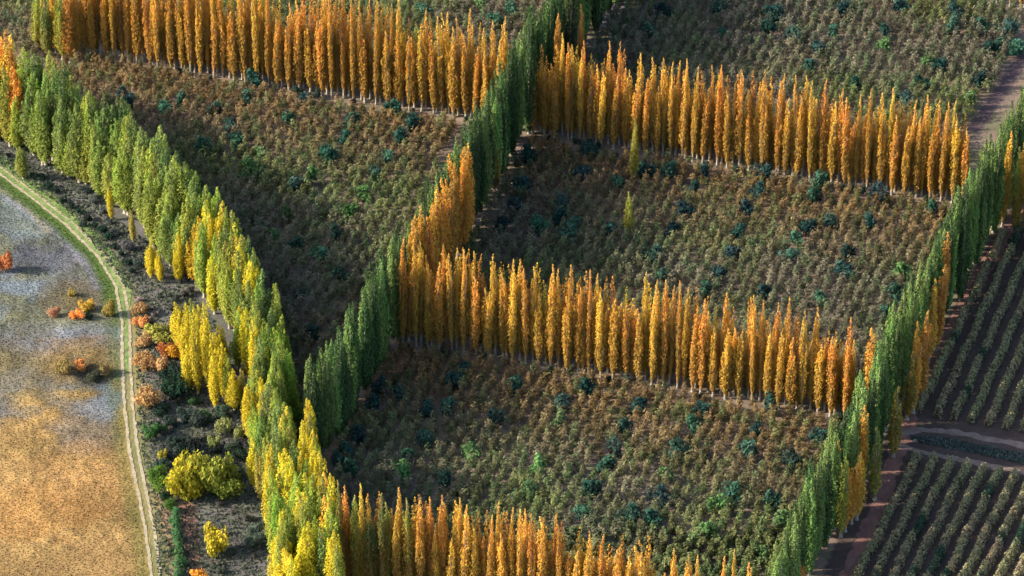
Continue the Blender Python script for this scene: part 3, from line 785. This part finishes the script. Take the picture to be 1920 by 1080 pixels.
# ------------------------------------------------------------------ clipped orchard rows at the right
def hedge(p0, p1, label, group, seed, cols_=((.33, .25, .16), (.29, .30, .14))):
    r = np.random.default_rng(seed)
    x0, y0 = p0; x1, y1 = p1; L_ = math.hypot(x1 - x0, y1 - y0); n = int(L_ * 70)
    t = r.random(n) * L_; a = r.uniform(-.25, math.pi + .25, n)
    bulge = 1 + .22 * np.sin(t * 2.2 + seed) * np.sin(t * .7) + r.normal(0, .06, n)
    s = r.random(n) ** .3
    lat = np.cos(a) * .9 * s * bulge; z = .55 + np.sin(a) * 2.1 * s * bulge
    end = np.minimum(t, L_ - t); z *= np.clip(.4 + end / 1.2, 0, 1)
    u = np.array([(x1 - x0) / L_, (y1 - y0) / L_]); w = np.array([-u[1], u[0]])
    wob = .18 * np.sin(t * .35 + seed)
    P = np.stack([u[0] * t + w[0] * (lat + wob), u[1] * t + w[1] * (lat + wob), np.maximum(z, .12)], 1)
    Nn = np.stack([w[0] * np.cos(a), w[1] * np.cos(a), np.sin(a) + .2], 1)
    Ls = r.uniform(.3, .65, n); V, F = leaves(P, Nn, Ls, Ls * .65, up=.3, jitter=.5, r=r)
    k = vnoise(t, t * 0 + seed * 3.3, 6, seed % 50, 2)[:, None]
    C_ = np.array(cols_[0]) * k + np.array(cols_[1]) * (1 - k)
    gk = smooth(.6, .75, vnoise(t, t * 0 + seed * 7.7, 4, 7 + seed % 40, 2))[:, None]
    C_ = C_ * (1 - gk) + np.array((.05, .095, .06)) * gk
    o = link('orchard_row', fast_mesh('orchard_row', V, F, [M_FIELD], {'col': ('FACE', C_), 'tint': ('FACE', np.clip(.5 + r.normal(0, .2, n), 0, 1))}))
    o.location = (x0, y0, 0)
    return tag(o, label, 'orchard row', group)
words = ['first', 'second', 'third', 'fourth', 'fifth', 'sixth', 'seventh', 'eighth', 'ninth', 'tenth', 'eleventh', 'twelfth', 'thirteenth', 'fourteenth']
# lower block: starts below the ditch, runs down the picture
for i in range(12):
    tx = 1723 + i * 30.5; ty = 858 + (tx - 1723) * .185
    p0 = G(tx, ty); 
    by = 1130; bx = tx - (by - ty) * .505
    p1 = G(bx, by)
    hedge(p0, p1, f'{words[i]} clipped orchard row from the dirt road, below the ditch', 'orchard rows below the ditch', 500 + i)
for i in range(10):
    tx = 1756 + i * 32; ty = 785 + (tx - 1756) * .17 
    L_ = 400
    p0 = G(tx, ty); p1 = G(tx + (ty - 395) * .445, 395)
    hedge(p0, p1, f'{words[i]} clipped orchard row from the dirt road, above the ditch', 'orchard rows above the ditch', 540 + i)
hedge(G(1722, 775), G(1882, 440), 'ragged low orchard row right beside the dirt road, above the ditch', None, 560)

# weeds in the ditch
def tufts(name, P, C_, h, w, label, cat, mat=M_GRASS, up=1.5, seed=1, jitter=.5):
    r = np.random.default_rng(seed); n = len(P)
    P = P.copy(); P[:, 2] += h * .4
    V, F = leaves(P, np.tile((0., -.5, .6), (n, 1)), h * r.uniform(.6, 1.4, n), w * r.uniform(.6, 1.4, n), up=up, jitter=jitter, r=r)
    o = link(name, fast_mesh(name, V, F, [mat], {'col': ('FACE', C_), 'tint': ('FACE', r.random(n))}))
    return tag(o, label, cat, kind='stuff')
def scatter(poly, n, seed):
    r = np.random.default_rng(seed); W = np.array(GL(poly)); lo, hi = W.min(0), W.max(0)
    q = r.uniform(lo, hi, (n * 3, 2)); q = q[inpoly(q[:, 0], q[:, 1], [tuple(p) for p in W])][:n]
    return np.column_stack([q, np.zeros(len(q))]), r
P, r = scatter([(1702, 820), (1740, 819), (1800, 826), (1925, 852), (1925, 872), (1800, 846), (1730, 832)], 900, 3)
C_ = np.array((.045, .07, .055)) * r.uniform(.5, 1.8, (len(P), 1)) + np.array((.05, .045, .05)) * r.uniform(0, 1, (len(P), 1))
tufts('ditch_weeds', P, C_, .55, .4, 'dark weeds growing in the ditch between the lanes', 'weeds', seed=3)

# meadow tufts, verge grass
X, Y, c, ins, PX, PY, td, Zm = MEAD
ii = np.argwhere(ins & (PX > -30) & (PY < 1110) & (PY > 280) & (td > 1.9)); r = np.random.default_rng(5)
ii = ii[r.choice(len(ii), min(len(ii), 26000), replace=False)]
P = np.stack([X[ii[:, 0], ii[:, 1]], Y[ii[:, 0], ii[:, 1]], Zm[ii[:, 0], ii[:, 1]]], 1) + r.uniform(-.25, .25, (len(ii), 3)) * [1, 1, 0]
tufts('meadow_grass', P, np.clip(c[ii[:, 0], ii[:, 1]] * .78, 0, 1), .3, .3, 'dry grass tufts covering the meadow', 'grass', seed=6)
P, r = scatter([(-30, 272), (0, 288), (60, 332), (120, 380), (180, 434), (225, 490), (247, 535), (232, 538), (196, 480), (136, 420), (66, 364), (0, 316)], 5000, 8)
tufts('verge_grass', P, np.array(lin(104, 126, 70)) * r.uniform(.7, 1.3, (len(P), 1)), .3, .25, 'short green grass on the verge of the track', 'grass', seed=8)
# brushy ground cover between track and belt
P, r = scatter([(-30, 215), (20, 240), (100, 280), (160, 320), (200, 400), (300, 470), (400, 600), (470, 760), (520, 900), (550, 1120), (300, 1120), (285, 960), (258, 800), (252, 560), (120, 390), (-30, 290)], 30000, 9)
nn = vnoise(P[:, 0], P[:, 1], 6, 51)[:, None]
C_ = (np.array((.12, .115, .10)) * (1 - nn) + np.array((.055, .085, .045)) * nn) * r.uniform(.5, 1.5, (len(P), 1))
P, C_ = P[(r.random(len(P)) < .25 + .9 * nn[:, 0])], C_[:len(P)][: (0 if False else len(C_))]
m_ = min(len(P), len(C_)); tufts('brush', P[:m_], C_[:m_], .6, .45, 'low grey green brush between the track and the poplar belt', 'brush', seed=10)

# ------------------------------------------------------------------ individual bushes at the left
ORG, TANB = (.50, .25, .08), (.46, .29, .13)
bl = [
 (10, 512, 1.0, (.46, .18, .07), 'vivid orange bush at the left edge of the blue grey flat', 1.2),
 (146, 600, .62, (.78, .30, .07), 'round orange bush left of the track, nearest the dark shadow stand-in'),
 (162, 583, .62, (.55, .36, .06), 'yellow orange bush just above the round orange bush'),
 (104, 594, .6, (.50, .26, .15), 'pinkish brown bush left of the round orange bush'),
 (135, 556, .5, (.36, .28, .07), 'small olive yellow bush on the flat'),
 (168, 600, .4, (.03, .05, .03), 'dark leafy stand-in for the shadow of the round orange bush'),  # dark leafy shape added in place of the orange bush's cast shadow
 (207, 590, .75, (.34, .26, .07), 'olive yellow bush close left of the track'),
 (153, 692, .62, (.66, .30, .10), 'low orange bush above the dark hollow'),
 (178, 712, .9, (.07, .08, .05), 'dark flat bush in the hollow left of the track', .5),
 (200, 700, .6, (.25, .19, .08), 'brown bush beside the dark flat bush'),
 (120, 700, .7, (.32, .24, .09), 'tan brown bush left of the low orange bush'),
 (256, 588, .62, TANB, 'tan orange shrub right of the track, topmost of the strip'),
 (258, 615, .62, (.6, .28, .1), 'second tan orange shrub right of the track'),
 (262, 650, .72, TANB, 'peach shrub right of the track'),
 (262, 690, .8, (.44, .26, .11), 'peach orange shrub below the first peach one'),
 (290, 640, .95, (.34, .33, .07), 'olive yellow bush between the peach shrubs and vivid orange one'),
 (308, 672, .75, (.46, .17, .06), 'vivid red orange bush right of the track', 1.1),
 (326, 672, .85, (.62, .33, .04), 'yellow orange bush beside the vivid red orange one', 1.1),
 (292, 700, .8, TANB, 'low tan shrub under the vivid orange bush'),
 (274, 762, 1.05, (.46, .28, .12), 'large peach orange bush close to the track', 1.1),
 (326, 745, 1.3, (.02, .045, .028), 'large dark green bush right of the peach one'),
 (318, 715, .8, (.02, .04, .03), 'dark bush under the orange pair'),
 (345, 722, .7, (.05, .09, .05), 'dark green bush at the foot of the yellow clump'),
 (282, 822, .8, (.07, .16, .05), 'mid green bush right of the track below the peach bush'),
 (300, 812, .6, (.06, .12, .045), 'smaller green bush beside it'),
 (304, 862, .55, (.38, .34, .05), 'small yellow bush above the round green bush'),
 (302, 915, 1.1, (.11, .20, .035), 'round green bush left of the big yellow bush', 1.0),
 (322, 958, .75, (.10, .18, .04), 'small green bush below the round one'),
 (312, 942, .6, (.03, .06, .03), 'dark bush between the two round green ones'),
 (335, 934, 1.2, (.38, .34, .035), 'left flank of the big yellow green bush', 1.2),
 (368, 926, 1.5, (.34, .32, .04), 'tall dome left of the middle of the big yellow green bush', 1.3),
 (405, 926, 1.5, (.25, .27, .045), 'dome right of the middle of the big yellow green bush', 1.3),
 (350, 932, 1.45, (.42, .36, .03), 'left half of the big yellow green bush, golden yellow', 1.25),
 (385, 928, 1.45, (.28, .29, .04), 'middle dome of the big yellow green bush', 1.35),
 (425, 930, 1.4, (.22, .26, .045), 'right dome of the big yellow green bush', 1.15),
 (404, 1035, 1.25, (.44, .36, .035), 'yellow bush near the bottom edge left of the belt', 1.1),
 (375, 1092, .7, (.75, .34, .05), 'orange bush cut by the bottom edge'),
 (485, 1010, .8, (.11, .15, .11), 'pale grey green bush left of the belt'),
 (470, 1025, .6, (.10, .14, .10), 'smaller grey green bush left of the belt'),
 (440, 848, .7, (.09, .12, .08), 'grey green bush above the big yellow bush'),
 (420, 812, .8, (.3, .32, .12), 'pale yellow green leafy bush below the inner clump'),
 (452, 820, .7, (.3, .32, .12), 'second pale yellow green bush below the inner clump'),
 (400, 840, .6, (.26, .30, .10), 'small pale bush left of the two pale ones'),
 (345, 790, .8, (.045, .07, .06), 'dull teal bush in the thicket'),
 (370, 800, .9, (.05, .07, .06), 'dull teal bush in the thicket, right of the other'),
 (335, 850, .9, (.03, .05, .04), 'dark bush in the thicket above the big yellow bush'),
 (320, 800, .6, (.04, .06, .05), 'dark little bush beside the green one'),
 (360, 850, .8, (.05, .065, .055), 'grey dark bush in the thicket just above the golden dome'),
 (385, 790, .6, (.07, .13, .06), 'mid green bush at the foot of the inner yellow clump'),
 (365, 760, .6, (.07, .14, .06), 'green bush under the yellow clump, left'),
 (475, 860, .7, (.07, .085, .06), 'low grey green bush near the belt'),
]
for t in bl:
    px, py, sc, col, lb = t[:5]; sz = sc * (t[5] if len(t) > 5 else .95)
    if 250 < px < 352 and 560 < py < 780: sc *= 1.28; sz *= 1.1; px += 7
    put('bush', random.choice(B_BUSH), px, py, sc * 1.12, col, lb, 'bush', sz=sz * 1.5)
# pale reeds right of the bend
for k, (px, py) in enumerate([(262, 566), (276, 580), (290, 592), (300, 612), (312, 630), (320, 612), (282, 604), (330, 640)]):
    put('pale_shrub', random.choice(B_BUSH), px, py, random.uniform(.4, .6), jit((.36, .32, .26), .1), 'pale grey seeding shrub right of the bend in the track', 'bush', 'pale seeding shrubs by the bend')
# dark ditch growth behind the verge
for k, (px, py) in enumerate([(8, 298), (22, 308), (38, 320), (52, 334), (68, 342), (82, 358), (96, 366), (110, 382), (126, 394), (142, 404), (156, 418), (170, 430), (182, 440), (196, 452), (206, 470), (218, 484), (230, 500), (240, 516), (150, 428), (190, 436)]):
    put('dark_shrub', random.choice(B_BUSH), px + 8, py - 4, random.uniform(.35, .6), jit((.03, .055, .04), .2), 'dark green shrub in the line between the verge and the grey ground', 'bush', 'dark shrubs lining the verge')
for k, (px, py) in enumerate([(160, 360), (175, 380), (192, 400), (205, 420), (215, 440), (186, 372), (240, 470), (262, 500)]):
    put('grey_shrub', random.choice(B_BUSH), px, py, random.uniform(.5, .8), jit((.10, .12, .11), .2), 'grey green shrub on the grey ground below the left belt', 'bush', 'grey green shrubs below the left belt')
r_ = random.Random(77)
for k in range(46):
    px, py = r_.uniform(275, 480), r_.uniform(770, 905)
    if px + py * .2 > 640 or (px < 300 and py > 840): continue
    put('scrub_bush', random.choice(B_BUSH), px, py, r_.uniform(.35, .9), jit(r_.choice([(.05, .075, .06), (.075, .10, .07), (.12, .13, .09), (.06, .07, .07), (.03, .045, .035)]), .15), 'grey green scrub bush in the thicket between the peach bush and the big yellow bush', 'bush', 'scrub bushes in the thicket')
for k in range(34):
    px, py = r_.choice([(r_.uniform(400, 520), r_.uniform(900, 1075)), (r_.uniform(280, 400), r_.uniform(480, 640))])
    put('low_scrub', random.choice(B_BUSH), px, py, r_.uniform(.25, .6), jit(r_.choice([(.08, .10, .075), (.12, .12, .10), (.15, .14, .11)]), .15), 'low grey scrub bush on the rough ground left of the poplar belt', 'bush', 'low scrub on the rough ground')
# long green hedge strip at the bottom left
o = hedge(G(330, 962), G(338, 1120), 'green strip of shrubs between two red soil strips at the bottom left', None, 700, ((.06, .15, .06), (.09, .17, .06)))
for k, (px, py) in enumerate([(326, 985), (332, 1010), (328, 1040), (340, 1060), (334, 1085)]):
    put('green_shrub', random.choice(B_BUSH), px, py, random.uniform(.5, .7), jit((.07, .15, .07), .2), 'teal green shrub growing in the green strip at the bottom left', 'bush', 'shrubs in the green strip')
# scrub clumps at the feet of the golden rows
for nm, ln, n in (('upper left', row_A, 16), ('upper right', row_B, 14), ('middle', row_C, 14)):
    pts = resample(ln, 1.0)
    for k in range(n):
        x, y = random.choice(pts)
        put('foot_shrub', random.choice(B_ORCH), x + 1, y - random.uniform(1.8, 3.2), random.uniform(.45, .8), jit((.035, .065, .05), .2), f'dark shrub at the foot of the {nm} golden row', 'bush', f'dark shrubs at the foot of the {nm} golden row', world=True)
